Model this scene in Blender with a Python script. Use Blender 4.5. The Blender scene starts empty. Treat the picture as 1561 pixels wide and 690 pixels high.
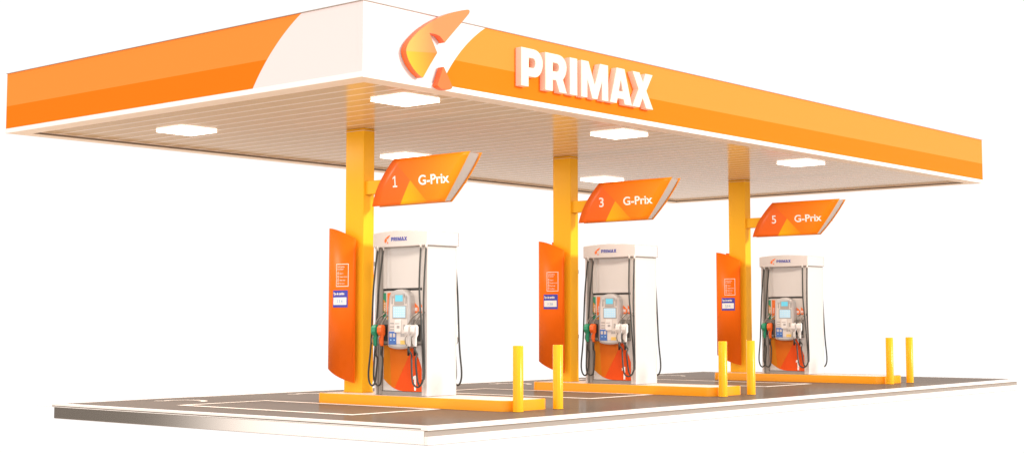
import bpy, bmesh, math, random
from mathutils import Vector, Matrix
R = math.radians
scene = bpy.context.scene
col = scene.collection
random.seed(4)

# ------------------------------------------------------------------ materials
def srgb(*c):
    return tuple(((v/255)/12.92 if v/255 <= .04045 else ((v/255+.055)/1.055)**2.4) for v in c)

def mat(name, color, rough=.5, spec=.5, metal=0., coat=0., emis=None, estr=0., vary=.0, scale=3., bump=0.):
    m = bpy.data.materials.new(name); m.use_nodes = True
    nt = m.node_tree; b = nt.nodes['Principled BSDF']
    b.inputs['Base Color'].default_value = (*color, 1)
    b.inputs['Roughness'].default_value = rough
    b.inputs['Specular IOR Level'].default_value = spec
    b.inputs['Metallic'].default_value = metal
    b.inputs['Coat Weight'].default_value = coat
    b.inputs['Coat Roughness'].default_value = .12
    if emis:
        b.inputs['Emission Color'].default_value = (*emis, 1); b.inputs['Emission Strength'].default_value = estr
    if vary or bump:
        tc = nt.nodes.new('ShaderNodeTexCoord'); nz = nt.nodes.new('ShaderNodeTexNoise')
        nz.inputs['Scale'].default_value = scale; nz.inputs['Detail'].default_value = 5
        nt.links.new(tc.outputs['Object'], nz.inputs['Vector'])
        if vary:
            mx = nt.nodes.new('ShaderNodeMix'); mx.data_type = 'RGBA'
            mx.inputs[6].default_value = (*[c*(1-vary) for c in color], 1)
            mx.inputs[7].default_value = (*[min(1, c*(1+vary)) for c in color], 1)
            nt.links.new(nz.outputs['Fac'], mx.inputs[0]); nt.links.new(mx.outputs[2], b.inputs['Base Color'])
            mr = nt.nodes.new('ShaderNodeMapRange')
            mr.inputs[3].default_value = rough*.85; mr.inputs[4].default_value = min(1, rough*1.15)
            nt.links.new(nz.outputs['Fac'], mr.inputs[0]); nt.links.new(mr.outputs[0], b.inputs['Roughness'])
        if bump:
            bp = nt.nodes.new('ShaderNodeBump'); bp.inputs['Strength'].default_value = bump; bp.inputs['Distance'].default_value = .01
            nt.links.new(nz.outputs['Fac'], bp.inputs['Height']); nt.links.new(bp.outputs[0], b.inputs['Normal'])
    return m

def lin(nt, a, c0, k):
    """value of k + a.(x,y,z) built from a Separate XYZ node c0"""
    out = None
    for i, w in enumerate(a):
        if w == 0: continue
        n = nt.nodes.new('ShaderNodeMath'); n.operation = 'MULTIPLY_ADD'
        nt.links.new(c0.outputs[i], n.inputs[0]); n.inputs[1].default_value = w
        if out is None: n.inputs[2].default_value = k
        else: nt.links.new(out, n.inputs[2])
        out = n.outputs[0]
    return out

def step(nt, val, edge=.004):
    n = nt.nodes.new('ShaderNodeMapRange'); n.inputs[1].default_value = -edge; n.inputs[2].default_value = edge
    nt.links.new(val, n.inputs[0]); return n.outputs[0]

def mixc(nt, f, a, b):
    n = nt.nodes.new('ShaderNodeMix'); n.data_type = 'RGBA'
    if isinstance(f, float): n.inputs[0].default_value = f
    else: nt.links.new(f, n.inputs[0])
    for s, v in ((6, a), (7, b)):
        if isinstance(v, tuple): n.inputs[s].default_value = (*v, 1)
        else: nt.links.new(v, n.inputs[s])
    return n.outputs[2]

def mul(nt, a, b):
    n = nt.nodes.new('ShaderNodeMath'); n.operation = 'MULTIPLY'
    nt.links.new(a, n.inputs[0]); nt.links.new(b, n.inputs[1]); return n.outputs[0]

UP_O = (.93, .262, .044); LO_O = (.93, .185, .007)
WHITE = (.84, .825, .81)
WHITE_F = (.80, .715, .725)
M = {}
M['white'] = mat('white_paint', WHITE, .35, .4, vary=.012)
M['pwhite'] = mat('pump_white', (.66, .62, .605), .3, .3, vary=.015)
M['trim'] = mat('white_trim', (.9, .89, .88), .35)
M['lip'] = mat('canopy_lip_paint', (.84, .71, .60), .45)
M['coping'] = mat('coping_metal', (.36, .29, .24), .5)
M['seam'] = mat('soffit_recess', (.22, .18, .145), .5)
M['roof'] = mat('roof_sheet', (.6, .6, .6), .6, vary=.05)
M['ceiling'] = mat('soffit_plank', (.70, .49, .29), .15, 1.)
M['rib'] = mat('soffit_seam', (.97, .86, .78), .16, 1.)
M['letter'] = mat('letter_white', (.86, .68, .585), .5, .15)
M['yellow'] = mat('yellow_column_paint', (.95, .50, .02), .32, .12, vary=.02)
M['bollard'] = mat('yellow_bollard_paint', (.95, .47, .01), .22, .25, vary=.02, scale=8)
M['kerb'] = mat('amber_kerb_paint', (.94, .37, .016), .3, .2, vary=.03, scale=2)
M['concrete'] = mat('island_concrete', (.80, .71, .65), .5, .2, vary=.06, scale=6, bump=.1)
M['asphalt'] = mat('forecourt_paving', (.165, .130, .104), .6, 0., coat=.18, vary=.02, scale=1.1)
M['slabside'] = mat('slab_side_metal', (.72, .67, .62), .09, .9, metal=.9)
M['groove'] = mat('groove_grey', (.36, .31, .27), .5)
M['slabwhite'] = mat('slab_white_edge', (.86, .84, .82), .4)
M['line'] = mat('painted_line', (.93, .86, .80), .5, 0., vary=.03, scale=12)
M['totem'] = mat('orange_totem_paint', (.94, .165, .006), .4, .12)
M['totem_in'] = mat('totem_core', (.72, .68, .65), .5)
M['sign_in'] = mat('sign_core', (.47, .43, .41), .5)
M['grey'] = mat('pump_grey', (.32, .295, .27), .35, .3, metal=.25, vary=.03)
M['greyd'] = mat('pump_dark_grey', (.23, .21, .19), .35)
M['trimgrey'] = mat('pump_light_trim', (.62, .58, .55), .35)
M['panel'] = mat('pump_panel', (.63, .60, .58), .16, .6, vary=.015)
M['console'] = mat('console_silver', (.52, .50, .49), .28, .5, metal=.35)
M['face'] = mat('console_face', (.74, .69, .65), .4)
M['bezel'] = mat('console_bezel', (.42, .40, .39), .4)
M['black'] = mat('black_plastic', (.028, .026, .024), .4)
M['hose'] = mat('hose_rubber', (.05, .05, .046), .38, .35)
M['steel'] = mat('nozzle_steel', (.26, .23, .20), .3, metal=.6)
M['green'] = mat('green_plastic', (.02, .32, .17), .35)
M['orange'] = mat('orange_plastic', (.92, .15, .02), .35)
M['nozw'] = mat('white_plastic', (.86, .83, .81), .35)
M['blue'] = mat('blue_panel', (.05, .16, .52), .35)
M['navy'] = mat('blue_sign', (.045, .055, .46), .4)
M['navytext'] = mat('blue_lettering', (.055, .07, .38), .4)
M['cyan'] = mat('lcd_cyan', (.10, .50, .66), .2, emis=(.12, .55, .75), estr=.35)
M['screen'] = mat('screen_pale_blue', (.42, .66, .82), .2, emis=(.4, .68, .85), estr=.25)
M['dot'] = mat('screen_dot', (.75, .86, .92), .4)
M['ybtn'] = mat('yellow_button', (.88, .60, .16), .4)
M['gfxA'] = mat('graphic_amber', (.62, .20, .008), .45, .15)
M['gfxB'] = mat('graphic_orange', (.72, .16, .008), .45, .15)
M['gfxC'] = mat('graphic_red_orange', (.80, .088, .009), .45, .15)
M['tagamber'] = mat('label_amber', (.72, .30, .02), .4)
M['tagorange'] = mat('label_orange', (.9, .18, .02), .4)
M['taggreen'] = mat('label_green', (.03, .30, .15), .4)
M['text'] = mat('white_lettering', (.95, .93, .91), .45)
M['textsoft'] = mat('pale_lettering', (.95, .78, .66), .5)
M['textblue'] = mat('digit_blue', (.25, .5, .8), .5)
M['lampframe'] = mat('lamp_frame', (.86, .84, .82), .4)
M['lamp'] = mat('lamp_diffuser', (.9, .9, .9), .4, emis=(1, .93, .84), estr=4)

def fascia_mat(name, axis, cut):
    """white board with two-tone orange graphic that begins beyond a circular arc; cut=(c_along, c_z, r)"""
    m = mat(name, WHITE_F, .5, .04); nt = m.node_tree; b = nt.nodes['Principled BSDF']
    tc = nt.nodes.new('ShaderNodeTexCoord'); sp = nt.nodes.new('ShaderNodeSeparateXYZ')
    nt.links.new(tc.outputs['Object'], sp.inputs[0])
    ca, cz, r, sign = cut
    da = lin(nt, (1, 0, 0) if axis == 0 else (0, 1, 0), sp, -ca); dz = lin(nt, (0, 0, 1), sp, -cz)
    a = nt.nodes.new('ShaderNodeMath'); a.operation = 'ADD'
    nt.links.new(mul(nt, da, da), a.inputs[0]); nt.links.new(mul(nt, dz, dz), a.inputs[1])
    s = nt.nodes.new('ShaderNodeMath'); s.operation = 'SQRT'; nt.links.new(a.outputs[0], s.inputs[0])
    q = nt.nodes.new('ShaderNodeMath'); q.operation = 'MULTIPLY_ADD'
    nt.links.new(s.outputs[0], q.inputs[0]); q.inputs[1].default_value = sign; q.inputs[2].default_value = -sign*r
    msk = step(nt, q.outputs[0], .004)
    # the far side of the arc's centre is also orange
    far = step(nt, lin(nt, (1, 0, 0) if axis == 0 else (0, 1, 0), sp, -3.2), .002)
    mx = nt.nodes.new('ShaderNodeMath'); mx.operation = 'MAXIMUM'; nt.links.new(msk, mx.inputs[0]); nt.links.new(far, mx.inputs[1])
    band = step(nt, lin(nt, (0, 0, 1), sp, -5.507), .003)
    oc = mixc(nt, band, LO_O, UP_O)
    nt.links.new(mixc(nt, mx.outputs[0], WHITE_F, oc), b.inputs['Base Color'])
    return m

def fit_circle(pts):
    # circle through first, middle and last point
    (x1, y1), (x2, y2), (x3, y3) = pts[0], pts[len(pts)//2], pts[-1]
    A = Matrix(((2*(x2-x1), 2*(y2-y1)), (2*(x3-x1), 2*(y3-y1))))
    v = A.inverted() @ Vector((x2*x2-x1*x1+y2*y2-y1*y1, x3*x3-x1*x1+y3*y3-y1*y1))
    return v.x, v.y, math.hypot(x1-v.x, y1-v.y)
cF = fit_circle([(2.643, 6.126), (2.406, 5.981), (2.165, 5.761), (1.951, 5.532), (1.764, 5.293)])
cL = fit_circle([(1.366, 6.119), (1.931, 5.722), (2.507, 5.074)])
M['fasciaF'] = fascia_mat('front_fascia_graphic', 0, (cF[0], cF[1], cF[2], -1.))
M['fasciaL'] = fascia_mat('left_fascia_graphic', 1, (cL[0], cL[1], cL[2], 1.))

def emblem_mat():
    m = mat('emblem_orange', (.95, .25, .04), .3, .4); nt = m.node_tree; b = nt.nodes['Principled BSDF']
    tc = nt.nodes.new('ShaderNodeTexCoord'); sp = nt.nodes.new('ShaderNodeSeparateXYZ')
    nt.links.new(tc.outputs['Object'], sp.inputs[0])
    r = nt.nodes.new('ShaderNodeMapRange'); r.inputs[1].default_value = .72; r.inputs[2].default_value = 1.42
    nt.links.new(lin(nt, (1, 0, .18), sp, -5.45*.18), r.inputs[0])
    c = mixc(nt, r.outputs[0], (.95, .44, .015), (.93, .17, .012))
    up = step(nt, lin(nt, (-.10, 0, 1), sp, -5.50+.11), .004)
    r2 = nt.nodes.new('ShaderNodeMapRange'); r2.inputs[1].default_value = .85; r2.inputs[2].default_value = 1.35
    nt.links.new(lin(nt, (1, 0, .0), sp, 0.), r2.inputs[0])
    cu = mixc(nt, r2.outputs[0], (.95, .38, .08), (.94, .22, .07))
    nt.links.new(mixc(nt, up, c, cu), b.inputs['Base Color'])
    return m
M['emblem'] = emblem_mat()
M['emblem_side'] = mat('emblem_edge', (.90, .14, .015), .35)

def sign_mat():
    m = mat('sign_graphic', (.9, .2, .02), .3, .15); nt = m.node_tree; b = nt.nodes['Principled BSDF']
    tc = nt.nodes.new('ShaderNodeTexCoord'); sp = nt.nodes.new('ShaderNodeSeparateXYZ')
    nt.links.new(tc.outputs['Object'], sp.inputs[0])
    # object coordinates: y relative to the arm root (4.34), z relative to 3.93
    oy, oz = 4.34, 3.93
    def side(p, q, flip=1.):
        (y1, z1), (y2, z2) = [(a-oy, c-oz) for a, c in (p, q)]
        n = Vector((z2-z1, -(y2-y1))).normalized()*flip
        return step(nt, lin(nt, (0, n.x, n.y), sp, -(n.x*y1+n.y*z1)), .004)
    A, TL, BL, BR = (3.109, 3.988), (3.552, 4.402), (3.416, 3.563), (2.713, 3.569)
    s1 = side(TL, A, -1.)       # left of the line from the top left corner to the apex (greater y)
    s2 = side(A, BL, -1.)        # left of the line apex - bottom left
    s3 = side(A, BR, -1.)       # left of the line apex - bottom right
    g = nt.nodes.new('ShaderNodeMapRange'); g.inputs[1].default_value = .9; g.inputs[2].default_value = 2.6
    nt.links.new(lin(nt, (0, -1, 0), sp, 0.), g.inputs[0])
    right = mixc(nt, g.outputs[0], (.93, .185, .01), (.93, .27, .01))
    g2 = nt.nodes.new('ShaderNodeMapRange'); g2.inputs[1].default_value = .8; g2.inputs[2].default_value = 1.65
    nt.links.new(lin(nt, (0, -1, 0), sp, 0.), g2.inputs[0])
    tri = mixc(nt, g2.outputs[0], (.95, .58, .012), (.93, .25, .01))
    below = step(nt, lin(nt, (0, 0, -1), sp, A[1]-oz), .002)
    c = mixc(nt, mul(nt, s3, below), right, tri)
    # left field: above the apex line and left of the triangle
    lf = nt.nodes.new('ShaderNodeMath'); lf.operation = 'MULTIPLY'
    nt.links.new(s1, lf.inputs[0]); nt.links.new(s2, lf.inputs[1])
    c = mixc(nt, lf.outputs[0], c, (.93, .165, .018))
    nt.links.new(c, b.inputs['Base Color'])
    return m
M['sign'] = sign_mat()
M['signedge'] = mat('sign_edge', (.82, .26, .01), .35)

# ------------------------------------------------------------------ mesh building
class MB:
    def __init__(s): s.bm = bmesh.new(); s.mats = []
    def mi(s, m):
        if m is None: m = 'white'
        m = M[m]
        if m not in s.mats: s.mats.append(m)
        return s.mats.index(m)
    def add(s, verts, faces, m=None, smooth=False):
        i = s.mi(m); vs = [s.bm.verts.new(v) for v in verts]
        for f in faces:
            try: fc = s.bm.faces.new([vs[k] for k in f])
            except ValueError: continue
            fc.material_index = i; fc.smooth = smooth
        return s
    def box(s, a, b, m=None, bevel=0.):
        x0, x1 = sorted((a[0], b[0])); y0, y1 = sorted((a[1], b[1])); z0, z1 = sorted((a[2], b[2]))
        if bevel <= 0:
            return s.add([(x0,y0,z0),(x1,y0,z0),(x1,y1,z0),(x0,y1,z0),(x0,y0,z1),(x1,y0,z1),(x1,y1,z1),(x0,y1,z1)],
                  [(0,3,2,1),(4,5,6,7),(0,1,5,4),(1,2,6,5),(2,3,7,6),(3,0,4,7)], m)
        t = bmesh.new(); bmesh.ops.create_cube(t, size=1)
        for v in t.verts: v.co = Vector(((x0+x1)/2+v.co.x*(x1-x0), (y0+y1)/2+v.co.y*(y1-y0), (z0+z1)/2+v.co.z*(z1-z0)))
        bmesh.ops.bevel(t, geom=t.edges[:], offset=bevel, segments=2, affect='EDGES', profile=.5)
        s.merge(t, m); return s
    def merge(s, t, m=None, mtx=None, smooth=False):
        i = s.mi(m); mp = {}
        for v in t.verts: mp[v] = s.bm.verts.new(mtx @ v.co if mtx else v.co)
        for f in t.faces:
            try: nf = s.bm.faces.new([mp[v] for v in f.verts])
            except ValueError: continue
            nf.material_index = i; nf.smooth = smooth or f.smooth
        t.free()
    def prism(s, outer, holes, fn, d0, d1, m=None, mside=None, smooth_side=False, cap_back=True):
        """outline (2D, any winding) with holes; fn(u,v,d) -> 3D ; faces at d0 (front) and d1 (back)"""
        t = bmesh.new(); edges = []
        loops = [outer]+list(holes)
        for L in loops:
            vs = [t.verts.new((a, b, 0)) for a, b in L]
            edges += [t.edges.new((vs[k], vs[(k+1) % len(vs)])) for k in range(len(vs))]
        bmesh.ops.triangle_fill(t, use_beauty=True, edges=edges, use_dissolve=False)
        ft = [[(v.co.x, v.co.y) for v in f.verts] for f in t.faces]; t.free()
        for d in ((d0, d1) if cap_back else (d0,)):
            for f in ft: s.add([fn(a, b, d) for a, b in f], [tuple(range(len(f)))], m if d == d0 else (mside or m))
        if d0 != d1:
            for L in loops:
                n = len(L)
                s.add([fn(a, b, d0) for a, b in L]+[fn(a, b, d1) for a, b in L],
                      [(k, (k+1) % n, n+(k+1) % n, n+k) for k in range(n)], mside or m, smooth_side)
        return s
    def cyl(s, c0, c1, r0, r1=None, m=None, n=24, caps=True):
        r1 = r0 if r1 is None else r1
        c0, c1 = Vector(c0), Vector(c1); ax = (c1-c0).normalized()
        u = ax.orthogonal().normalized(); w = ax.cross(u)
        A = [c0+(u*math.cos(2*math.pi*k/n)+w*math.sin(2*math.pi*k/n))*r0 for k in range(n)]
        B = [c1+(u*math.cos(2*math.pi*k/n)+w*math.sin(2*math.pi*k/n))*r1 for k in range(n)]
        s.add(A+B, [(k, (k+1) % n, n+(k+1) % n, n+k) for k in range(n)], m, True)
        if caps: s.add(A, [tuple(range(n))[::-1]], m); s.add(B, [tuple(range(n))], m)
        return s
    def tube(s, pts, r, m=None, n=10, sub=5):
        P = [Vector(p) for p in pts]
        Q = []
        for i in range(len(P)-1):
            p0 = P[max(i-1, 0)]; p1 = P[i]; p2 = P[i+1]; p3 = P[min(i+2, len(P)-1)]
            for k in range(sub):
                t = k/sub
                Q.append(.5*((2*p1)+(p2-p0)*t+(2*p0-5*p1+4*p2-p3)*t*t+(3*p1-p0-3*p2+p3)*t**3))
        Q.append(P[-1]); rings = []
        u = (Q[1]-Q[0]).orthogonal().normalized()
        for i, q in enumerate(Q):
            tg = (Q[min(i+1, len(Q)-1)]-Q[max(i-1, 0)]).normalized()
            u = (u-tg*u.dot(tg)).normalized(); w = tg.cross(u)
            rr = r[min(i*len(r)//len(Q), len(r)-1)] if isinstance(r, (list, tuple)) else r
            rings.append([q+(u*math.cos(2*math.pi*k/n)+w*math.sin(2*math.pi*k/n))*rr for k in range(n)])
        V = [v for g in rings for v in g]; F = []
        for i in range(len(rings)-1):
            for k in range(n): F.append((i*n+k, i*n+(k+1) % n, (i+1)*n+(k+1) % n, (i+1)*n+k))
        F += [tuple(range(n))[::-1], tuple((len(rings)-1)*n+k for k in range(n))]
        return s.add(V, F, m, True)
    def build(s, name, parent=None, shift=(0, 0, 0), mtx=None, label=None, recalc=True):
        if mtx: bmesh.ops.transform(s.bm, matrix=mtx, verts=s.bm.verts)
        bmesh.ops.translate(s.bm, vec=Vector(shift), verts=s.bm.verts)
        bmesh.ops.remove_doubles(s.bm, verts=s.bm.verts, dist=1e-5)
        if recalc: bmesh.ops.recalc_face_normals(s.bm, faces=s.bm.faces)
        me = bpy.data.meshes.new(name); s.bm.to_mesh(me); s.bm.free()
        for m in s.mats: me.materials.append(m)
        o = bpy.data.objects.new(name, me); col.objects.link(o)
        if parent: o.parent = parent
        if label: o['label'] = label
        return o

def text_bm(body, height, bold=0., xs=1., depth=.0, align='LEFT', space=1.):
    """built in font turned into a bmesh in the XY plane, cap height = height"""
    cu = bpy.data.curves.new('t', 'FONT'); cu.body = body; cu.size = height/.73; cu.align_x = align
    cu.offset = bold*height; cu.extrude = depth; cu.resolution_u = 6; cu.space_character = space
    ob = bpy.data.objects.new('t', cu); col.objects.link(ob)
    bpy.context.view_layer.update()
    dg = bpy.context.evaluated_depsgraph_get()
    me = bpy.data.meshes.new_from_object(ob.evaluated_get(dg))
    t = bmesh.new(); t.from_mesh(me)
    for v in t.verts: v.co.x *= xs
    bpy.data.objects.remove(ob); bpy.data.curves.remove(cu); bpy.data.meshes.remove(me)
    return t
def face_x(x, y, z):   # text read by someone looking towards +X
    return Matrix(((0, 0, -1, x), (-1, 0, 0, y), (0, 1, 0, z), (0, 0, 0, 1)))
def face_y(x, y, z):   # text read by someone looking towards +Y
    return Matrix(((1, 0, 0, x), (0, 0, -1, y), (0, 1, 0, z), (0, 0, 0, 1)))

def root(name, loc, label, cat, group=None):
    o = bpy.data.objects.new(name, None); col.objects.link(o); o.location = loc; o.empty_display_size = .2
    o['label'] = label; o['category'] = cat
    if group: o['group'] = group
    return o
def tag(o, label, cat, group=None):
    o['label'] = label; o['category'] = cat
    if group: o['group'] = group
    return o
def dup(o, parent=None):
    c = o.copy(); col.objects.link(c)
    if parent: c.parent = parent
    for ch in list(o.children): dup(ch, c)
    return c
def neg(v): return (-v[0], -v[1], -v[2])

D = [0., 6.0635, 13.0881]

# ------------------------------------------------------------------ traced outlines
GL = {
'P': [[(3.367,5.909),(3.677,5.909),(3.735,5.904),(3.785,5.889),(3.835,5.862),(3.87,5.822),(3.9,5.772),(3.912,5.717),(3.911,5.655),(3.894,5.603),(3.87,5.55),(3.833,5.508),(3.785,5.472),(3.724,5.452),(3.551,5.45),(3.551,5.28),(3.367,5.28)],
      [(3.557,5.759),(3.665,5.759),(3.7,5.748),(3.722,5.715),(3.725,5.67),(3.71,5.628),(3.685,5.604),(3.652,5.596),(3.557,5.595)]],
'R': [[(3.979,5.909),(4.315,5.909),(4.375,5.902),(4.428,5.883),(4.472,5.855),(4.503,5.821),(4.528,5.77),(4.536,5.72),(4.53,5.66),(4.51,5.603),(4.48,5.55),(4.439,5.505),(4.54,5.28),(4.35,5.28),(4.258,5.471),(4.171,5.471),(4.171,5.28),(3.979,5.28)],
      [(4.172,5.763),(4.275,5.763),(4.31,5.752),(4.332,5.725),(4.335,5.68),(4.322,5.642),(4.296,5.622),(4.26,5.616),(4.172,5.615)]],
'I': [[(4.622,5.909),(4.822,5.909),(4.822,5.28),(4.622,5.28)]],
'M': [[(4.931,5.909),(5.132,5.909),(5.303,5.518),(5.457,5.909),(5.683,5.909),(5.686,5.28),(5.51,5.28),(5.507,5.602),(5.376,5.28),(5.238,5.28),(5.1,5.6),(5.098,5.28),(4.931,5.28)]],
'A': [[(5.933,5.909),(6.161,5.909),(6.374,5.28),(6.163,5.28),(6.13,5.369),(5.955,5.369),(5.927,5.28),(5.735,5.28)], [(6.05,5.717),(6.109,5.503),(5.992,5.503)]],
'X': [[(6.401,5.909),(6.61,5.909),(6.712,5.744),(6.792,5.909),(7.009,5.909),(6.814,5.601),(7.015,5.28),(6.804,5.28),(6.699,5.458),(6.602,5.28),(6.388,5.28),(6.577,5.607)]]}
E1 = [(2.079,6.307),(2.112,6.31),(2.13,6.3),(2.134,6.279),(2.115,6.245),(1.967,6.097),(1.775,5.911),(1.577,5.715),(1.524,5.762),(1.467,5.8),(1.40,5.812),(1.352,5.815),(1.245,5.815),(1.332,5.668),(1.416,5.533),(1.263,5.331),(1.112,5.115),(1.075,5.122),(1.036,5.138),(.99,5.163),(.946,5.193),(.898,5.232),(.855,5.276),(.815,5.324),(.786,5.374),(.765,5.425),(.754,5.476),(.764,5.522),(.785,5.567),(.821,5.62),(.867,5.672),(.925,5.728),(.987,5.783),(1.06,5.842),(1.137,5.897),(1.25,5.97),(1.367,6.036),(1.49,6.1),(1.616,6.157),(1.73,6.202),(1.854,6.243),(1.965,6.278)]
E2 = [(1.545,5.335),(1.562,5.335),(1.658,5.196),(1.747,5.06),(1.745,5.035),(1.728,5.019),(1.68,5.0),(1.62,4.99),(1.565,4.988),(1.512,4.996),(1.46,5.012),(1.422,5.034)]

# ------------------------------------------------------------------ forecourt slab (setting)
sx, sy, ex, ey = .390, -.966, 21.404, 8.597
pav = MB()
pav.box((sx, sy, -.05), (ex, ey, 0), 'asphalt')
pav.box((sx+.01, sy+.01, -.062), (ex-.01, ey-.01, -.05), 'groove')
pav = pav.build('pavement'); pav['kind'] = 'structure'
pavement = pav
b = MB(); b.box((sx+.004, sy+.075, -.254), (ex-.07, ey-.07, -.062), 'slabside'); b.box((sx+.006, sy+.077, -.261), (ex-.08, ey-.08, -.254), 'coping'); b.build('base_plinth', pavement)
b = MB(); b.box((sx+.006, sy, -.254), (ex, sy+.073, -.142), 'slabwhite'); b.box((sx+.008, sy+.002, -.262), (ex-.002, sy+.07, -.254), 'coping'); b.build('base_kerb', pavement)
b = MB(); b.box((sx+.002, sy+.06, -.142), (ex-.02, sy+.0745, -.0625), 'groove'); b.build('recess_band', pavement)
# white edge strips round the rim (top and side faces), 4 mm proud
b = MB(); w = .13; t = .004
b.box((sx-t, sy-t, -.052), (ex+t, sy+w, t), 'slabwhite')
b.box((sx-t, ey-w, -.03), (ex+t, ey+t, t), 'slabwhite')
b.box((sx-t, sy+w, -.03), (sx+w, ey-w, t), 'slabwhite')
b.box((ex-w, sy+w, -.03), (ex+t, ey-w, t), 'slabwhite')
b.build('edge_line', pavement)
# thin flange below the rim that reaches past the back and the far end
b = MB(); b.box((sx-.003, sy+.02, -.056), (ex+.5, ey+.5, -.045), 'slabwhite'); b.build('flange', pavement)
def strip(b, p, q, w=.06):
    p, q = Vector((*p, 0)), Vector((*q, 0)); d = (q-p).normalized()*(w/2); n = Vector((-d.y, d.x, 0))
    p, q = p-d, q+d
    b.add([(v.x, v.y, .004) for v in (p-n, q-n, q+n, p+n)], [(0, 1, 2, 3)], 'line')
for x0, x1 in ((1.52, 3.41), (7.64, 9.51), (13.98, 15.84)):
    b = MB(); y0, y1 = 1.83, 6.26
    w = .14
    P = [(x0-w/2, y0-w/2), (x1+w/2, y0-w/2), (x1+w/2, y1+w/2), (x0-w/2, y1+w/2)]
    Q = [(x0+w/2, y0+w/2), (x1-w/2, y0+w/2), (x1-w/2, y1-w/2), (x0+w/2, y1-w/2)]
    V = [(x, y, .004) for x, y in P+Q]
    b.add(V, [(k, (k+1) % 4, 4+(k+1) % 4, 4+k) for k in range(4)], 'line')
    b.build('bay_line', pavement)
for cx in (2.35, 5.55, 8.45, 11.65, 14.8, 18.0):
    b = MB(); pts = [(cx-.28, 7.85)]
    cxx, cyy = cx+.02, 7.35
    for k in range(13):
        a = R(125-k*17); pts.append((cxx+.32*math.cos(a)*1.05, cyy+.42*math.sin(a)))
    V = []; w = .06
    for i, p in enumerate(pts):
        a = Vector(pts[max(0, i-1)]); c = Vector(pts[min(len(pts)-1, i+1)]); d = (c-a).normalized(); n = Vector((-d.y, d.x))*w
        V += [(p[0]+n.x, p[1]+n.y, .004), (p[0]-n.x, p[1]-n.y, .004)]
    b.add(V, [(2*i, 2*i+1, 2*i+3, 2*i+2) for i in range(len(pts)-1)], 'line')
    b.build('lane_marking', pavement)

# ------------------------------------------------------------------ canopy
LX, LY, H, T = 21.754, 9.761, 5.0, 6.121
can = root('canopy', (0, 0, 0), 'long white and orange forecourt roof standing on three yellow columns', 'canopy')
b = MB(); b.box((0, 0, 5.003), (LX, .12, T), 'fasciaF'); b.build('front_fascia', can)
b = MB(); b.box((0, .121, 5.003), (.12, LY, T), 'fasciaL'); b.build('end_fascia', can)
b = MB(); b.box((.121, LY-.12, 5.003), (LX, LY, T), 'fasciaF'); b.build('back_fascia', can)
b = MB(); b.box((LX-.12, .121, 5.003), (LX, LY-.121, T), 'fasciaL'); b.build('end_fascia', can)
b = MB(); t = .012; zt = 5.082
b.box((-t, -t, 5.0), (LX+t, -.0005, zt), 'trim'); b.box((-t, LY+.0005, 5.0), (LX+t, LY+t, zt), 'trim')
b.box((-t, 0, 5.0), (-.0005, LY, zt), 'trim'); b.box((LX+.0005, 0, 5.0), (LX+t, LY, zt), 'trim')
b.build('edge_trim', can)
b = MB(); w = .34; z0, z1 = 4.998, 5.003
b.box((0, 0, z0), (LX, w, z1), 'lip'); b.box((0, LY-w, z0), (LX, LY, z1), 'lip')
b.box((0, w, z0), (w, LY-w, z1), 'lip'); b.box((LX-w, w, z0), (LX, LY-w, z1), 'lip')
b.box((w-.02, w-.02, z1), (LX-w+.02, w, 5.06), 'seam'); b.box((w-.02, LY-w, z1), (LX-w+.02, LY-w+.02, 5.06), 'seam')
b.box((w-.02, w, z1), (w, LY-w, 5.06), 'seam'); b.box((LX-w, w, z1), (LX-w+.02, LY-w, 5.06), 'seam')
b.build('soffit_frame', can)
b = MB(); zc = 5.045; x = .49; pitch = .4045; hw = .028
xs = []
while x < LX-w-.05: xs.append(x); x += pitch
prev = w
for x in xs:
    b.box((prev, w, zc), (x-hw, LY-w, zc+.02), 'ceiling')
    b.box((x-hw, w, zc-.0012), (x+hw, LY-w, zc+.02), 'rib'); prev = x+hw
b.box((prev, w, zc), (LX-w, LY-w, zc+.02), 'ceiling')
# bright bead round the planks
q = .03
b.box((w, LY-w-q, zc-.008), (LX-w, LY-w, zc-.001), 'rib'); b.box((LX-w-q, w, zc-.008), (LX-w, LY-w-q, zc-.001), 'rib')
b.build('soffit', can)
b = MB(); b.box((.12, .12, 5.95), (LX-.12, LY-.12, 5.99), 'roof'); b.build('roof_deck', can)
b = MB(); t = .015; z1 = T+.011
b.box((-t, -t, T+.001), (LX+t, .14, z1), 'coping'); b.box((-t, LY-.14, T+.001), (LX+t, LY+t, z1), 'coping')
b.box((-t, .14, T+.001), (.14, LY-.14, z1), 'coping'); b.box((LX-.14, .14, T+.001), (LX+t, LY-.14, z1), 'coping')
b.build('coping', can)

# ------------------------------------------------------------------ letters and emblem on the front fascia
sg = root('channel_letter_sign', (5.19, -.002, 5.28), 'raised white block letters PRIMAX along the front of the orange roof edge', 'sign')
for ch, loops in GL.items():
    b = MB(); b.prism(loops[0], loops[1:], lambda u, v, d: (u, d, v), -.12, -.002, 'letter')
    b.build('letter', sg, neg(sg.location), label='white raised letter '+ch)
em = root('emblem_sign', (0, 0, 0), 'raised orange boomerang emblem on the white corner of the front roof edge', 'sign')
b = MB(); b.prism(E1, [], lambda u, v, d: (u, d, v), -.125, -.014, 'emblem', 'emblem_side'); b.build('wing', em)
b = MB(); b.prism(E2, [], lambda u, v, d: (u, d, v), -.125, -.014, 'emblem_side', 'emblem_side'); b.build('foot', em)

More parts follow.
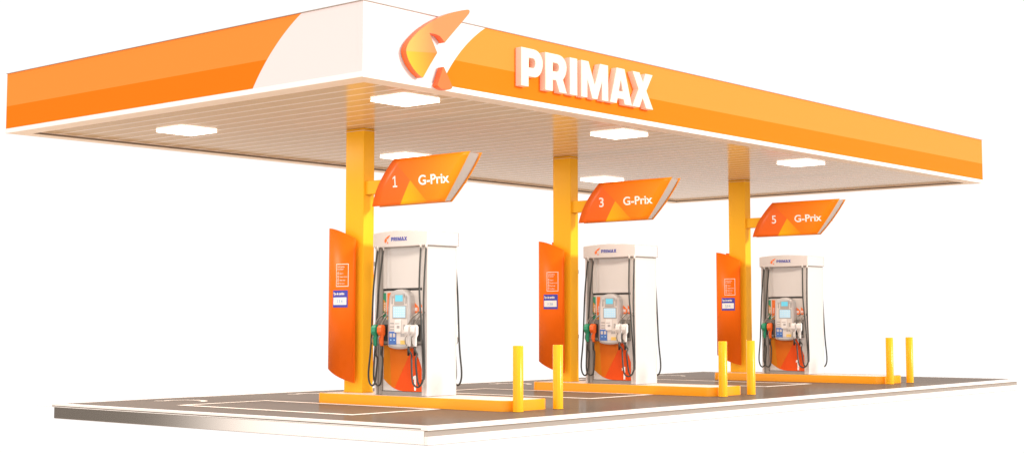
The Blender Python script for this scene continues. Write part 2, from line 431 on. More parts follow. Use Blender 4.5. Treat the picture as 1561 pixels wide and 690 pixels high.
# ------------------------------------------------------------------ ceiling lights
LT = [('front', 1.74, .90), ('back', 1.74, 6.72), ('front', 7.48, .90), ('back', 7.48, 6.72), ('front', 14.28, .86), ('back', 14.4, 6.68)]
LL = ['square ceiling light above the first pump nearest the emblem corner', 'square ceiling light at the left, behind the first yellow column towards the orange end',
      'square ceiling light above the second pump, in front of its column', 'square ceiling light half hidden above the sign numbered 1',
      'square ceiling light at the right, nearest the far front corner of the roof', 'square ceiling light half hidden above the sign numbered 3']
def make_light():
    r = root('ceiling_light', (0, 0, 5.045), '', 'ceiling light', 'ceiling lights under the roof')
    s = .79
    b = MB(); b.box((.03, .03, -.004), (s-.03, s-.03, .005), 'lampframe'); b.build('frame', r)
    b = MB(); b.box((0, 0, -.03), (s, s, -.0042), 'lamp', .004); b.build('diffuser', r)
    return r
l0 = make_light()
for k, (nm, x, y) in enumerate(LT):
    o = l0 if k == 0 else dup(l0)
    o.location = (x+.03, y+.03, 5.045-.006); o['label'] = LL[k]

# the light the lit fixtures throw sideways and down
for k, (nm, x, y) in enumerate(LT):
    pl = bpy.data.lights.new('fixture_light', 'AREA'); pl.shape = 'SQUARE'; pl.size = .8; pl.energy = 120; pl.color = (1, .90, .78)
    po = bpy.data.objects.new('fixture_light', pl); col.objects.link(po); po.location = (x+.43, y+.43, 5.003)

# ------------------------------------------------------------------ islands
def round_rect(x0, y0, x1, y1, r, n=8):
    P = []
    for cx, cy, a0 in ((x1-r, y1-r, 0), (x0+r, y1-r, 90), (x0+r, y0+r, 180), (x1-r, y0+r, 270)):
        for k in range(n+1): a = R(a0+90*k/n); P.append((cx+r*math.cos(a), cy+r*math.sin(a)))
    return P
IX, IY, IW, IL, IH = 3.556, .363, 1.11, 4.70, .177
ORD = ['first', 'middle', 'farthest']
def make_island():
    r = root('pump_island', (IX+IW/2, IY+IL/2, 0), '', 'pump island', 'raised pump islands')
    s = neg(r.location); rad = .2
    b = MB(); o_ = round_rect(IX, IY, IX+IW, IY+IL, rad); i_ = round_rect(IX+.05, IY+.05, IX+IW-.05, IY+IL-.05, rad-.05)
    n = len(o_)
    V = [(x, y, .001) for x, y in o_]+[(x, y, IH-.012) for x, y in o_]+[(x+(IX+IW/2-x)*.012, y+(IY+IL/2-y)*.003, IH) for x, y in o_]+[(x, y, IH) for x, y in i_]
    F = []
    for L in range(3): F += [(L*n+k, L*n+(k+1) % n, (L+1)*n+(k+1) % n, (L+1)*n+k) for k in range(n)]
    b.add(V, F, 'kerb', True)
    for f in b.bm.faces: f.smooth = abs(f.normal.z) < .3 if False else True
    k_ = b.build('kerb', r, s)
    for p in k_.data.polygons: p.use_smooth = abs(p.normal.z) < .35
    b = MB(); b.prism(i_, [], lambda u, v, d: (u, v, d), IH-.004, .02, 'concrete'); b.build('island_top', r, s)
    return r
i0 = make_island(); base_i = i0.location.copy()
IL_ = ['amber kerbed island under the first pump, nearest the near corner', 'amber kerbed island under the middle pump', 'amber kerbed island under the farthest pump, by the far end']
for k in range(3):
    o = i0 if k == 0 else dup(i0)
    o.location = (base_i.x+D[k], base_i.y, 0); o['label'] = IL_[k]

# ------------------------------------------------------------------ columns
CX, CY, CW, CD = 4.066, 4.341, .266, .489
def make_column():
    r = root('support_column', (CX+CW/2, CY+CD/2, IH), '', 'column', 'yellow columns carrying the roof')
    s = neg(r.location)
    b = MB(); b.box((CX, CY, IH-.003), (CX+CW, CY+CD, zc-.002), 'yellow', .008); b.build('shaft', r, s)
    b = MB(); b.box((CX-.03, CY-.03, zc-.05), (CX+CW+.03, CY+CD+.03, zc-.0455), 'lip')
    b.build('collar', r, s)
    b = MB(); b.box((CX-.012, CY-.012, IH-.001), (CX+CW+.012, CY+CD+.012, IH+.012), 'yellow'); b.build('base_plate', r, s)
    return r
c0 = make_column(); base_c = c0.location.copy()
CL = ['tall yellow square column beside the first pump, carrying the sign numbered 1', 'tall yellow square column beside the middle pump, carrying the sign numbered 3', 'tall yellow square column beside the farthest pump, carrying the sign numbered 5']
for k in range(3):
    o = c0 if k == 0 else dup(c0)
    o.location = (base_c.x+D[k], base_c.y, IH); o['label'] = CL[k]

# ------------------------------------------------------------------ numbered hanging signs
S0 = (4.2, 4.34, 3.93)
def sgnpt(side, a, tt, dx=0., ins=0.):
    """point of the sign panel: a 0..1 from column side to free end, tt 0..1 upwards"""
    bow = 4*tt*(1-tt)
    yl = 4.145+(3.52-4.145)*tt+.075*bow-ins; yr = 2.313+(1.645-2.313)*tt-.03*bow+ins
    half = .10+.06*tt+.022*bow
    return (4.2-side*(half-dx), yl+(yr-yl)*a, 3.572+(4.4-3.572)*tt)
def one_bm():
    t = bmesh.new()
    for L in ([(.045, .028), (.075, .028), (.075, .205), (.05, .205), (.045, .2)], [(0, 0), (.115, 0), (.115, .028), (0, .028)], [(.045, .2), (.005, .172), (.005, .145), (.045, .168)]):
        t.faces.new([t.verts.new((x, y, 0)) for x, y in L])
    return t
def make_sign(num, label):
    r = root('pump_sign', S0, label, 'sign', 'numbered signs on the columns')
    s = neg(S0)
    for side in (1, -1):
        b = MB(); nu, nv, th = 8, 12, .022
        for dx, m in ((0, 'sign'), (th, 'signedge')):
            V = [sgnpt(side, i/nu, j/nv, dx) for j in range(nv+1) for i in range(nu+1)]
            b.add(V, [(j*(nu+1)+i, j*(nu+1)+i+1, (j+1)*(nu+1)+i+1, (j+1)*(nu+1)+i) for j in range(nv) for i in range(nu)], m, True)
        def rim(seq):
            V = [sgnpt(side, a, t_, 0) for a, t_ in seq]+[sgnpt(side, a, t_, th) for a, t_ in seq]; n = len(seq)
            b.add(V, [(k, k+1, n+k+1, n+k) for k in range(n-1)], 'signedge', False)
        rim([(0, j/nv) for j in range(nv+1)]); rim([(1, j/nv) for j in range(nv+1)])
        rim([(i/nu, 0) for i in range(nu+1)]); rim([(i/nu, 1) for i in range(nu+1)])
        pn = b.build('face_panel', r, s)
        # lettering follows the curved face
        for body, h, bold, xs_, yy, zz in ((str(num), .205, .02, .84, 3.555, 3.885), ('G-Prix', .175, .03, .80, 2.905, 3.893)):
            b = MB(); t = text_bm(body, h, bold, xs_, 0) if body != '1' else one_bm()
            if body != '1':
                wd = max(v.co.x for v in t.verts)-min(v.co.x for v in t.verts); tw = .125 if len(body) == 1 else .755
                for v in t.verts: v.co.x *= tw/wd
            if side == -1:   # mirrored panel reads from the other side
                wd = max(v.co.x for v in t.verts)
                yy = 5.55-yy
            bmesh.ops.subdivide_edges(t, edges=[e for e in t.edges if abs(e.verts[0].co.y-e.verts[1].co.y) > .05], cuts=3)
            for v in t.verts:
                y = yy-v.co.x*side if side == 1 else yy+v.co.x; z = zz+v.co.y
                tt = (z-3.572)/(4.4-3.572); half = .10+.06*tt+.022*4*tt*(1-tt)
                v.co = Vector((4.2-side*(half+.004), y, z))
            b.merge(t, 'text'); b.build('number' if len(body) == 1 else 'lettering', pn, s)
    b = MB(); n = 12
    V = []
    for side in (1, -1):
        V += [sgnpt(side, 0, .02+.96*j/n, .0215, .05) for j in range(n+1)]+[sgnpt(side, 1, .02+.96*j/n, .0215, .035) for j in range(n+1)]
    m1 = n+1; F = []
    for k in range(n):
        F += [(k, k+1, m1+k+1, m1+k), (2*m1+k, 2*m1+k+1, 3*m1+k+1, 3*m1+k),
              (k, k+1, 2*m1+k+1, 2*m1+k), (m1+k, m1+k+1, 3*m1+k+1, 3*m1+k)]
    F += [(0, m1, 3*m1, 2*m1), (n, m1+n, 3*m1+n, 2*m1+n)]
    b.add(V, F, 'sign_in'); b.build('core', r, s)
    b = MB(); b.box((4.115, 3.75, 3.808), (4.285, 4.3395, 4.055), 'yellow', .006); b.build('bracket_arm', r, s)
    return r
for k, num in enumerate((1, 3, 5)):
    nm = ['first', 'middle', 'farthest'][k]
    o = make_sign(num, 'curved orange sign numbered %d with G-Prix lettering, fixed to the %s column' % (num, nm))
    o.location = (S0[0]+D[k], S0[1], S0[2])

# ------------------------------------------------------------------ curved price panels on the columns
T0 = (4.0, 4.7, .4)
def make_totem(label, digits):
    r = root('price_panel', T0, label, 'information panel', 'curved orange panels on the columns'); s = neg(T0)
    yl, yr = 5.15, 4.452; n = 16
    def edge(y):   # z of lower and upper outline
        u = (yl-y)/(yl-yr)
        return .603-.12*(1.55*u-.55*u*u)-.125*u**1.0, 3.208-.05*u-.165*u*u
    def xx(y, side, d):
        u = (yl-y)/(yl-yr); bow = .075*(1-(2*u-1)**2)
        return (3.955-bow+d) if side == 1 else (4.44+bow-d)
    for side in (1, -1):
        b = MB(); ys = [yl+(yr-yl)*k/n for k in range(n+1)]; nz = 1
        for d, m in ((0, 'totem'), (.03, 'totem')):
            V = []
            for y in ys:
                z0, z1 = edge(y); V += [(xx(y, side, d), y, z0), (xx(y, side, d), y, z1)]
            b.add(V, [(2*k, 2*k+2, 2*k+3, 2*k+1) for k in range(n)], m, True)
        for j in (0, 1):
            V = [(xx(y, side, 0), y, edge(y)[j]) for y in ys]+[(xx(y, side, .03), y, edge(y)[j]) for y in ys]
            b.add(V, [(k, k+1, n+2+k, n+1+k) for k in range(n)], 'totem')
        for y in (yl, yr):
            z0, z1 = edge(y); b.add([(xx(y, side, 0), y, z0), (xx(y, side, .03), y, z0), (xx(y, side, .03), y, z1), (xx(y, side, 0), y, z1)], [(0, 1, 2, 3)], 'totem')
        pn = b.build('curved_panel', r, s)
        if side == 1:
            def wrap(t, y0, z0, off):
                for v in t.verts:
                    y = y0-v.co.x; v.co = Vector((xx(y, 1, 0)-off, y, z0+v.co.y))
                return t
            def rect(b, y0, z0, y1, z1, off, m, th=.0):
                k = 6; V = []
                for i in range(k+1):
                    y = y0+(y1-y0)*i/k; V += [(xx(y, 1, 0)-off, y, z0), (xx(y, 1, 0)-off, y, z1)]
                b.add(V, [(2*i, 2*i+2, 2*i+3, 2*i+1) for i in range(k)], m)
            b = MB(); f = .014; y0, y1, z0, z1 = 4.86, 4.56, 2.112, 2.532
            rect(b, y0, z1-f, y1, z1, .004, 'textsoft'); rect(b, y0, z0, y1, z0+f, .004, 'textsoft')
            rect(b, y0, z0+f, y0-f, z1-f, .004, 'textsoft'); rect(b, y1+f, z0+f, y1, z1-f, .004, 'textsoft')
            for i, body in enumerate(('Combustibles', 'de calidad')):
                b.merge(wrap(text_bm(body, .026, .02, .95 if i == 0 else 1.1), 4.832, 2.465-i*.042, .004), 'textsoft')
            for i, body in enumerate(('Seguro', 'Apague motor', 'Pague aqui', 'No fumar')):
                zz = 2.345-i*.062
                ring = [(4.805+.021*math.cos(a*math.pi/6), zz+.013+.024*math.sin(a*math.pi/6)) for a in range(12)]
                inr = [(4.805+.012*math.cos(a*math.pi/6), zz+.013+.014*math.sin(a*math.pi/6)) for a in range(12)]
                b.prism(ring, [inr], lambda u, v, d: (xx(u, 1, 0)-d, u, v), .004, .004, 'textsoft', cap_back=False)
                b.merge(wrap(text_bm(body, .024, .02, .95), 4.766, zz, .004), 'textsoft')
            b.build('notice', pn, s)
            b = MB(); rect(b, 4.955, 1.732, 4.575, 2.046, .006, 'navy')
            rect(b, 4.935, 1.779, 4.597, 1.915, .009, 'text')
            b.merge(wrap(text_bm('Tipo de cambio', .048, .05, .70), 4.935, 1.962, .009), 'text')
            b.merge(wrap(text_bm(digits, .062, .03, .9), 4.838, 1.815, .012), 'textblue')
            b.build('exchange_rate_sign', pn, s)
    for z in (1.1, 2.5):
        b = MB(); b.box((3.965, 4.62, z), (4.0655, 4.80, z+.08), 'greyd'); b.build('bracket', r, s)
    for z in (1.1, 2.5):
        b = MB(); b.box((4.3325, 4.45, z), (4.48, 4.75, z+.08), 'greyd'); b.build('bracket', r, s)
    return r
for k, (lab, dg) in enumerate((('tall curved red-orange panel with blue exchange rate sign, on the column of sign 1', '3 3 4'),
                               ('tall curved red-orange panel with blue exchange rate sign, on the column of sign 3', '3 3.6'),
                               ('tall curved red-orange panel with blue exchange rate sign, on the column of sign 5', '5.3 6'))):
    o = make_totem(lab, dg); o.location = (T0[0]+D[k], T0[1], T0[2])

# ------------------------------------------------------------------ fuel pump
W, DP = .733, 1.312
PX, PY = 3.7786, 2.4035
def mini_logo(b, y, z, h, x, ink='navytext'):
    """emblem and word in the plane x, reading towards -y, cap height h"""
    k = h/.629
    def f(u, v, d): return (x-d, y-(u-3.367)*k, z+(v-5.28)*k)
    for ch, loops in GL.items(): b.prism(loops[0], loops[1:], f, .003, .003, ink, cap_back=False)
    k2 = .150/1.32*1.0
    def g(u, v, d): return (x-d, y+.185-(u-.75)*k2, z-.043+(v-4.99)*k2)
    for E, m in ((E1, 'tagorange'), (E2, 'tagorange')): b.prism(E, [], g, .003, .003, m, cap_back=False)

def pump_face(r, rear=False):
    X180 = Matrix(((-1, 0, 0, W), (0, -1, 0, DP), (0, 0, 1, 0), (0, 0, 0, 1))) if rear else None
    bl = lambda b, n, p=r, **k: b.build(n, p, mtx=X180, **k)
    # centre panels
    b = MB(); b.box((.028, .135, 1.875), (.10, 1.125, 2.615), 'panel', .012)
    b.box((.022, 1.035, 1.875), (.027, 1.122, 2.60), 'trimgrey'); bl(b, 'upper_panel')
    b = MB(); b.box((.045, .135, .895), (.10, 1.125, 1.835), 'trimgrey')
    b.box((.05, .135, 1.835), (.10, 1.125, 1.875), 'black'); mid = bl(b, 'nozzle_bay')
    # product labels
    def lab(polys, body, x0_=.041):
        b = MB()
        for pts_, m in polys: b.prism(pts_, [], lambda u, v, d: (d, u, v), x0_, .0445, m)
        o_ = bl(b, 'product_label', mid)
        b = MB()
        if body[0] in '90': b.merge(text_bm(body, .062, .05, .75), 'text', face_x(.038, body_y+.038, 1.475))
        else:
            t = text_bm(body, .036, .03, .95)
            bmesh.ops.rotate(t, matrix=Matrix.Rotation(R(90), 3, 'Z'), verts=t.verts)
            b.merge(t, 'text', face_x(.038, body_y, 1.48))
        bl(b, 'label_text', o_)
    body_y = 1.078
    lab([([(1.13, 1.80), (1.068, 1.80), (1.068, 1.625), (1.13, 1.69)], 'taggreen'),
         ([(1.13, 1.69), (1.068, 1.625), (1.068, 1.43), (1.13, 1.49)], 'tagamber'),
         ([(1.13, 1.49), (1.068, 1.43), (1.068, 1.29), (1.13, 1.29)], 'taggreen')], 'MAX-D')
    body_y = .972
    lab([([(1.035, 1.80), (.945, 1.80), (.945, 1.42), (1.035, 1.42)], 'tagorange'), ([(1.035, 1.42), (.945, 1.42), (.945, 1.29), (1.035, 1.29)], 'tagamber')], 'G-Prix')
    for yc, body in ((.30, '90'), (.178, '95')):
        body_y = yc
        lab([([(yc+.045, 1.62), (yc+.045, 1.44), (yc-.055, 1.44), (yc-.055, 1.535)], 'tagorange')], body)
    # holsters
    for y0, y1 in ((.115, .345), (.94, 1.2)):
        b = MB(); b.box((-.02, y0, .90), (.044, y1, 1.325), 'greyd', .01)
        b.box((-.026, y0+.02, .95), (-.0205, y1-.02, 1.24), 'black'); bl(b, 'holster')
    # lower panel with graphic
    b = MB(); b.box((.035, .135, .075), (.10, 1.125, .88), 'panel', .006); low = bl(b, 'lower_panel')
    b = MB(); fn = lambda u, v, d: (d, u, v); x0, x1 = .0315, .0345
    b.prism([(1.108, .875), (1.108, .28), (1.0, .20), (.90, .145), (.83, .116), (.36, .875)], [], fn, x0, x1, 'gfxA')
    b.prism([(.96, .875), (.90, .145), (.83, .116), (.36, .875)], [], fn, x0-.0015, x0-.0002, 'gfxB')
    b.prism([(.36, .875), (.829, .116), (.72, .088), (.60, .076), (.145, .076), (.145, .44), (.19, .56), (.25, .68), (.31, .78)], [], fn, x0, x1, 'gfxC')
    b.prism([(.62, .45), (.829, .116), (.72, .088), (.60, .076), (.145, .076), (.145, .30)], [], fn, x0-.0015, x0-.0002, 'gfxC')
    b.prism([(.375, .325), (.325, .355), (.29, .355), (.29, .095), (.335, .095), (.335, .295), (.375, .272)], [], fn, x0-.004, x0-.002, 'text')
    bl(b, 'leaf_graphic', low)
    # console
    def bl0(b, n, p=r):
        [setattr(v.co, 'y', .888+(v.co.y-.838)*.94) for v in b.bm.verts]; return bl(b, n, p)
    pts = []
    for yy, zz in ((.255, .86), (.265, .845), (.30, .828), (.42, .81), (.55, .805), (.68, .812), (.79, .832), (.825, .85), (.835, .87)): pts.append((yy, zz))
    for yy, zz in ((.838, 1.0), (.838, 1.45), (.825, 1.66), (.80, 1.76), (.765, 1.80), (.70, 1.835), (.60, 1.855), (.50, 1.858), (.40, 1.84), (.32, 1.80), (.28, 1.75), (.255, 1.62), (.245, 1.42), (.245, 1.0)): pts.append((yy, zz))
    b = MB(); nP = len(pts); cyy, czz = .54, 1.33
    def ring(k, x): return [(x, cyy+(y-cyy)*k, czz+(z-czz)*(1-(1-k)*.6)) for y, z in pts]
    V = ring(1, .045)+ring(1, -.06)+ring(.965, -.085)+ring(.86, -.09)
    F = [(L*nP+i, L*nP+(i+1) % nP, (L+1)*nP+(i+1) % nP, (L+1)*nP+i) for L in range(3) for i in range(nP)]
    b.add(V, F, 'console', False); b.add(ring(.86, -.09), [tuple(range(nP))], 'console'); con = bl0(b, 'console')
    b = MB(); b.prism([(.32, .905), (.76, .905), (.775, 1.5), (.745, 1.70), (.33, 1.70), (.305, 1.5)], [], fn, -.094, -.0905, 'face'); bl0(b, 'console_face', con)
    b = MB(); xf = -.102
    b.box((xf, .39, 1.585), (-.0945, .655, 1.775), 'bezel', .004); b.box((xf-.003, .425, 1.645), (xf-.0003, .62, 1.755), 'cyan')
    b.box((-.099, .325, 1.60), (-.0945, .365, 1.74), 'bezel'); b.box((-.099, .69, 1.60), (-.0945, .73, 1.74), 'bezel'); bl0(b, 'price_display', con)
    b = MB(); b.box((xf, .325, 1.345), (-.0945, .70, 1.575), 'bezel', .004); b.box((xf-.003, .352, 1.362), (xf-.0003, .675, 1.556), 'screen')
    for i in range(6):
        for j in range(4): b.box((xf-.006, .372+i*.05, 1.378+j*.045), (xf-.0032, .392+i*.05, 1.395+j*.045), 'dot')
    bl0(b, 'keypad_screen', con)
    b = MB(); b.box((xf-.02, .455, 1.10), (-.0945, .62, 1.325), 'nozw', .008); b.box((xf-.023, .485, 1.175), (xf-.0205, .555, 1.22), 'bezel')
    b.box((xf-.023, .485, 1.25), (xf-.0205, .60, 1.262), 'bezel'); bl0(b, 'card_reader', con)
    b = MB(); b.box((xf, .595, .89), (-.0945, .795, 1.118), 'blue', .004)
    for i in (0, 1):
        b.box((xf-.004, .615+i*.09, 1.02), (xf-.0003, .675+i*.09, 1.085), 'trimgrey')
        b.box((xf-.004, .63+i*.09, .96), (xf-.0003, .655+i*.09, .98), 'screen')
    bl0(b, 'grade_buttons', con)
    def btn(y0, z0, y1, z1, m, x=-.099):
        b = MB(); b.box((x, y0, z0), (-.0945, y1, z1), m, .0015); bl0(b, 'push_button', con)
    for i in (0, 1): btn(.345+i*.073, .895, .412+i*.073, .965, 'ybtn', -.102)
    for i in (0, 1): btn(.37+i*.06, 1.03, .42+i*.06, 1.085, 'bezel')
    for zz in (1.14, 1.19, 1.25): btn(.66, zz, .76, zz+.022, 'bezel')
    btn(.36, 1.15, .41, 1.24, 'bezel')
    # nozzles
    for y, m in zip((1.155, .997, .322, .17), ('nozw', 'nozw', 'orange', 'green') if rear else ('green', 'orange', 'nozw', 'nozw')):
        c = .0
        b = MB(); prof = [(-.195, 1.19), (-.20, 1.11), (-.17, 1.06), (-.155, 1.05), (-.15, .86), (-.105, .86), (-.10, 1.02), (-.085, 1.07), (-.085, 1.20), (-.11, 1.235), (-.16, 1.23)]
        t = bmesh.new(); hw = .052
        vs = [[t.verts.new((px_, y+sd*hw*(1 if pz > 1.04 else .62), pz)) for px_, pz in prof] for sd in (-1, 1)]
        t.faces.new(vs[0]); t.faces.new(vs[1][::-1]); n = len(prof)
        for k in range(n): t.faces.new((vs[0][k], vs[1][k], vs[1][(k+1) % n], vs[0][(k+1) % n]))
        bmesh.ops.recalc_face_normals(t, faces=t.faces)
        bmesh.ops.bevel(t, geom=t.edges[:], offset=.012, segments=2, affect='EDGES', profile=.6)
        b.merge(t, m, smooth=True)
        nz = bl(b, 'nozzle', label={'green': 'green fuel nozzle', 'orange': 'orange fuel nozzle', 'nozw': 'white fuel nozzle'}[m])
        b = MB(); b.tube([(-.13, y, 1.225), (-.13, y-.02, 1.27), (-.10, y-.06, 1.36), (-.02, y-.10, 1.43), (.02, y-.105, 1.46)], .016, 'steel', 10)
        b.cyl((-.13, y, 1.225), (-.13, y-.015, 1.262), .021, m='steel', n=12); bl(b, 'spout', nz)
        b = MB(); b.tube([(-.17, y, 1.045), (-.205, y, 1.0), (-.208, y, .93), (-.165, y, .875)], .008, 'greyd', 8)
        bl(b, 'trigger_guard', nz)
    # hoses, hung from the header
    hp = [[(1.192, 2.64), (1.236, 1.9), (1.29, .9), (1.318, .42), (1.30, .24), (1.235, .165), (1.165, .20), (1.135, .32), (1.125, .62), (1.135, .70), (1.155, .78), (1.155, .87)],
          [(1.045, 2.64), (1.085, 1.9), (1.15, 1.12), (1.175, .42), (1.15, .24), (1.075, .17), (1.0, .20), (.972, .32), (.975, .62), (.985, .70), (.997, .78), (.997, .87)],
          [(.112, 2.62), (.063, 1.88), (.005, 1.21), (-.07, .45), (-.055, .26), (.05, .168), (.16, .21), (.20, .33), (.245, .62), (.25, .72), (.31, .79), (.322, .87)],
          [(-.018, 2.62), (-.055, 1.65), (-.085, .45), (-.075, .30), (-.02, .20), (.03, .22), (.065, .33), (.10, .62), (.105, .72), (.155, .79), (.17, .87)]]
    for i, L in enumerate(hp):
        b = MB(); off = -.105-.012*i; P = []
        for j, (y, z) in enumerate(L):
            x = off if 0 < j < len(L)-3 else (-.045 if j == 0 else -.128)
            P.append((x-(.03 if 3 <= j <= 7 else 0), y, z))
        b.tube(P, .0165, 'hose', 9, 6)
        h = bl(b, 'hose')
        b = MB(); b.cyl((P[0][0], P[0][1], 2.55), (P[0][0], P[0][1], 2.645), .022, m='trimgrey', n=12); bl(b, 'hose_coupling', h)
        b = MB()
        b.cyl((P[-1][0], P[-1][1], .70), (P[-1][0], P[-1][1], .865), .021, m='black', n=12); bl(b, 'hose_coupling', h)

def make_pump():
    r = root('fuel_pump', (PX, PY, IH), '', 'fuel pump', 'fuel pumps on the islands')
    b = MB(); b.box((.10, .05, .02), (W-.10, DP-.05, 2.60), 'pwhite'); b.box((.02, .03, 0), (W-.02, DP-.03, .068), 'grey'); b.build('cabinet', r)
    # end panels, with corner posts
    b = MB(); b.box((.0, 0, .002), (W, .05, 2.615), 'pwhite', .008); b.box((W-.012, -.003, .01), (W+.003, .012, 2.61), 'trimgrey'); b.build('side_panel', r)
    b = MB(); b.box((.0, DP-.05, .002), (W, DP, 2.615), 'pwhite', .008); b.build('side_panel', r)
    for x0, x1 in ((.003, .10), (W-.10, W-.003)):
        b = MB(); b.box((x0, .0505, .004), (x1, .13, 2.613), 'trimgrey', .01)
        b.build('corner_post', r)
        b = MB(); b.box((x0, 1.215, .004), (x1, 1.2615, 2.613), 'greyd', .006); b.box((x0+.006, 1.13, .004), (x1-.006, 1.2145, 2.613), 'grey', .01); b.build('corner_post', r)
    # arched header
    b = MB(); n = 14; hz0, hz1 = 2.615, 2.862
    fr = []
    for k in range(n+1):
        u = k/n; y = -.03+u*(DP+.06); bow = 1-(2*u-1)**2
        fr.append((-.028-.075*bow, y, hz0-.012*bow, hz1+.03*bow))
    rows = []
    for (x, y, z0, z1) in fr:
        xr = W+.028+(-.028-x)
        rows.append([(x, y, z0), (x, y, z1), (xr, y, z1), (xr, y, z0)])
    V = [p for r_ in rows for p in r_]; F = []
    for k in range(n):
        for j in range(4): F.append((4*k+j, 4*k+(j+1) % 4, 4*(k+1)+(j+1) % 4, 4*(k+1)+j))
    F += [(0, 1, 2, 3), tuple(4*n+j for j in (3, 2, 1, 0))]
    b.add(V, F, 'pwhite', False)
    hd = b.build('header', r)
    mod = hd.modifiers.new('soft', 'BEVEL'); mod.width = .015; mod.segments = 3; mod.angle_limit = R(40)
    b = MB(); b.box((.01, -.014, 2.598), (W-.01, DP+.014, 2.6142), 'greyd'); b.build('header_shadow_strip', hd)  # dark grey strip stands in for the shadow line beneath the header
    b = MB(); b.box((-.02, -.0325, 2.617), (W+.026, -.0302, 2.622), 'grey'); b.box((-.02, -.0325, 2.856), (W+.026, -.0302, 2.861), 'trimgrey')
    b.box((W+.020, -.0325, 2.6225), (W+.028, -.0302, 2.8555), 'grey'); b.build('header_trim', hd)
    b = MB(); mini_logo(b, .8, 2.708, .068, 0.)
    for v in b.bm.verts:   # wrap onto the bowed header
        u = (v.co.y+.03)/(DP+.06); bow = 1-(2*u-1)**2; v.co.x = -.028-.075*bow-.004
    b.build('header_logo', hd)
    pump_face(r); pump_face(r, True)
    return r
p0 = make_pump(); bp_ = p0.location.copy()
PL = ['white fuel pump with four hoses beside the column of sign 1, nearest of the three', 'white fuel pump with four hoses beside the column of sign 3, between the other two', 'white fuel pump with four hoses beside the column of sign 5, farthest of the three']
for k in range(3):
    o = p0 if k == 0 else dup(p0)
    o.location = (bp_.x+D[k], bp_.y, IH); o['label'] = PL[k]

# ------------------------------------------------------------------ bollards
def make_bollard():
    r = root('bollard', (0, 0, 0), '', 'bollard', 'yellow bollards at the island ends')
    b = MB(); rr = .086; n = 20
    pr = [(rr, .004), (rr, 1.064), (rr-.006, 1.072)]
    V = [(q*math.cos(2*math.pi*k/n), q*math.sin(2*math.pi*k/n), z) for q, z in pr for k in range(n)]
    F = [(L*n+k, L*n+(k+1) % n, (L+1)*n+(k+1) % n, (L+1)*n+k) for L in range(2) for k in range(n)]
    b.add(V, F, 'bollard', True)
    b.add([(q, w_, 1.072) for q, w_ in [((rr-.006)*math.cos(2*math.pi*k/n), (rr-.006)*math.sin(2*math.pi*k/n)) for k in range(n)]], [tuple(range(n))], 'bollard')
    b.build('post', r)
    b = MB(); b.cyl((0, 0, .0045), (0, 0, .012), rr+.004, m='bollard', n=24); b.build('foot_ring', r)
    return r
b0 = make_bollard()
nmI = ['the first pump', 'the middle pump', 'the farthest pump']
i = 0
for k in range(3):
    for j, off in enumerate((0, 1.0195)):
        o = b0 if i == 0 else dup(b0); i += 1
        o.location = (3.6797+off+D[k], .2236, 0)
        o['label'] = ('left' if j == 0 else 'right')+' yellow bollard at the near end of the island of '+nmI[k]

# ------------------------------------------------------------------ world, light
wd = bpy.data.worlds.new('World'); scene.world = wd; wd.use_nodes = True
nt = wd.node_tree; bg = nt.nodes['Background']
tc = nt.nodes.new('ShaderNodeTexCoord'); sp = nt.nodes.new('ShaderNodeSeparateXYZ'); nt.links.new(tc.outputs['Generated'], sp.inputs[0])
at = nt.nodes.new('ShaderNodeMath'); at.operation = 'ARCTAN2'; nt.links.new(sp.outputs[1], at.inputs[0]); nt.links.new(sp.outputs[0], at.inputs[1])
def rng(v, a, b_, c=0., d=1., smooth=True):
    n = nt.nodes.new('ShaderNodeMapRange'); n.interpolation_type = 'SMOOTHSTEP' if smooth else 'LINEAR'
    for i_, q_ in enumerate((a, b_, c, d)): n.inputs[i_+1].default_value = q_
    nt.links.new(v, n.inputs[0]); return n.outputs[0]
dark = mul(nt, rng(at.outputs[0], R(72), R(84)), rng(at.outputs[0], R(125), R(129.5), 1., 0.))
dark = mul(nt, dark, rng(sp.outputs[2], .35, .6, 1., 0.))
low = rng(sp.outputs[2], -.116, -.096, 1., 0.)
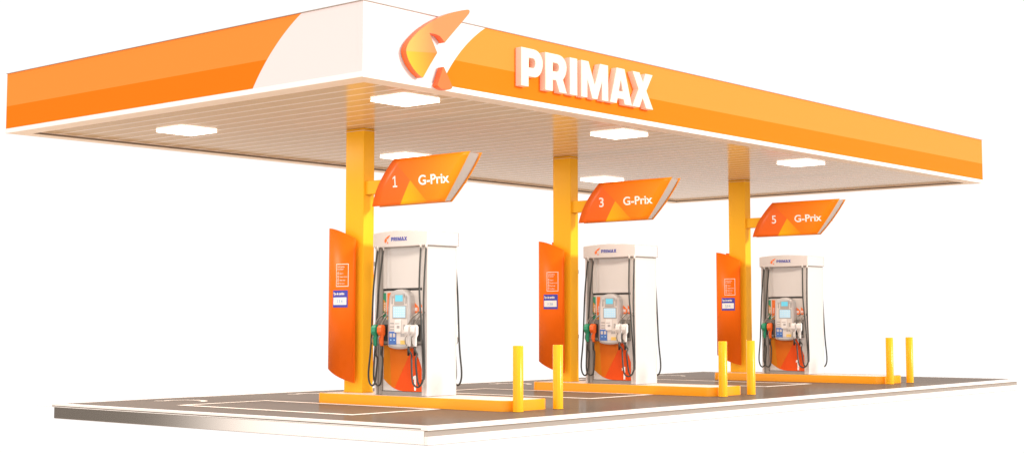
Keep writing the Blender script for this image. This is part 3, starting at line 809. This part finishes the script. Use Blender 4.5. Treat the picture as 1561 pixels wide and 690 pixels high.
back = mul(nt, mul(nt, rng(at.outputs[0], R(-15), R(2)), rng(at.outputs[0], R(74), R(80), 1., 0.)), rng(sp.outputs[2], .45, .6, 1., 0.))
WB = (1.95, 1.80, 1.70)
front = mul(nt, rng(at.outputs[0], R(-150), R(-125)), rng(at.outputs[0], R(-25), R(0), 1., 0.))
c = mixc(nt, front, WB, (1.12, 1.04, 1.0))
c = mixc(nt, back, c, (1.08, 1.06, 1.05))
c = mixc(nt, dark, c, (.16, .14, .12))
c = mixc(nt, low, c, (.34, .22, .13))
c = mixc(nt, rng(sp.outputs[2], -.27, -.18, 1., 0.), c, (1.22, .99, .79))
nt.links.new(c, bg.inputs['Color']); bg.inputs['Strength'].default_value = 1.0

sun = bpy.data.lights.new('key_sun', 'SUN'); sun.energy = 2.9; sun.angle = R(9); sun.color = (1, .96, .90)
so = bpy.data.objects.new('key_sun', sun); col.objects.link(so)
dirv = Vector((-.32, 1, -.27)).normalized()
so.rotation_euler = dirv.to_track_quat('-Z', 'Y').to_euler()

# ------------------------------------------------------------------ camera
f, pcx, pcy = 2223.44, 840.698, 310.909; yaw, pit, rol = .69412, .08024, -.00255
fwd = Vector((math.cos(pit)*math.cos(yaw), math.cos(pit)*math.sin(yaw), math.sin(pit)))
rt = Vector((math.sin(yaw), -math.cos(yaw), 0)); up = rt.cross(fwd)
r2 = rt*math.cos(rol)+up*math.sin(rol); u2 = -rt*math.sin(rol)+up*math.cos(rol)
cam = bpy.data.cameras.new('camera'); co = bpy.data.objects.new('camera', cam); col.objects.link(co)
mt = Matrix((r2, u2, -fwd)).transposed().to_4x4(); mt.translation = Vector((-14.3355, -15.4867, 1.46139))
co.matrix_world = mt
cam.sensor_fit = 'HORIZONTAL'; cam.sensor_width = 36; cam.lens = 36*f/1561
cam.shift_x = (780.5-pcx)/1561; cam.shift_y = (pcy-345)/1561
cam.clip_start = .1; cam.clip_end = 1000
scene.camera = co
scene.render.resolution_x = 1024; scene.render.resolution_y = 452
scene.view_settings.view_transform = 'Standard'; scene.view_settings.look = 'None'
scene.view_settings.exposure = 0; scene.view_settings.gamma = 1
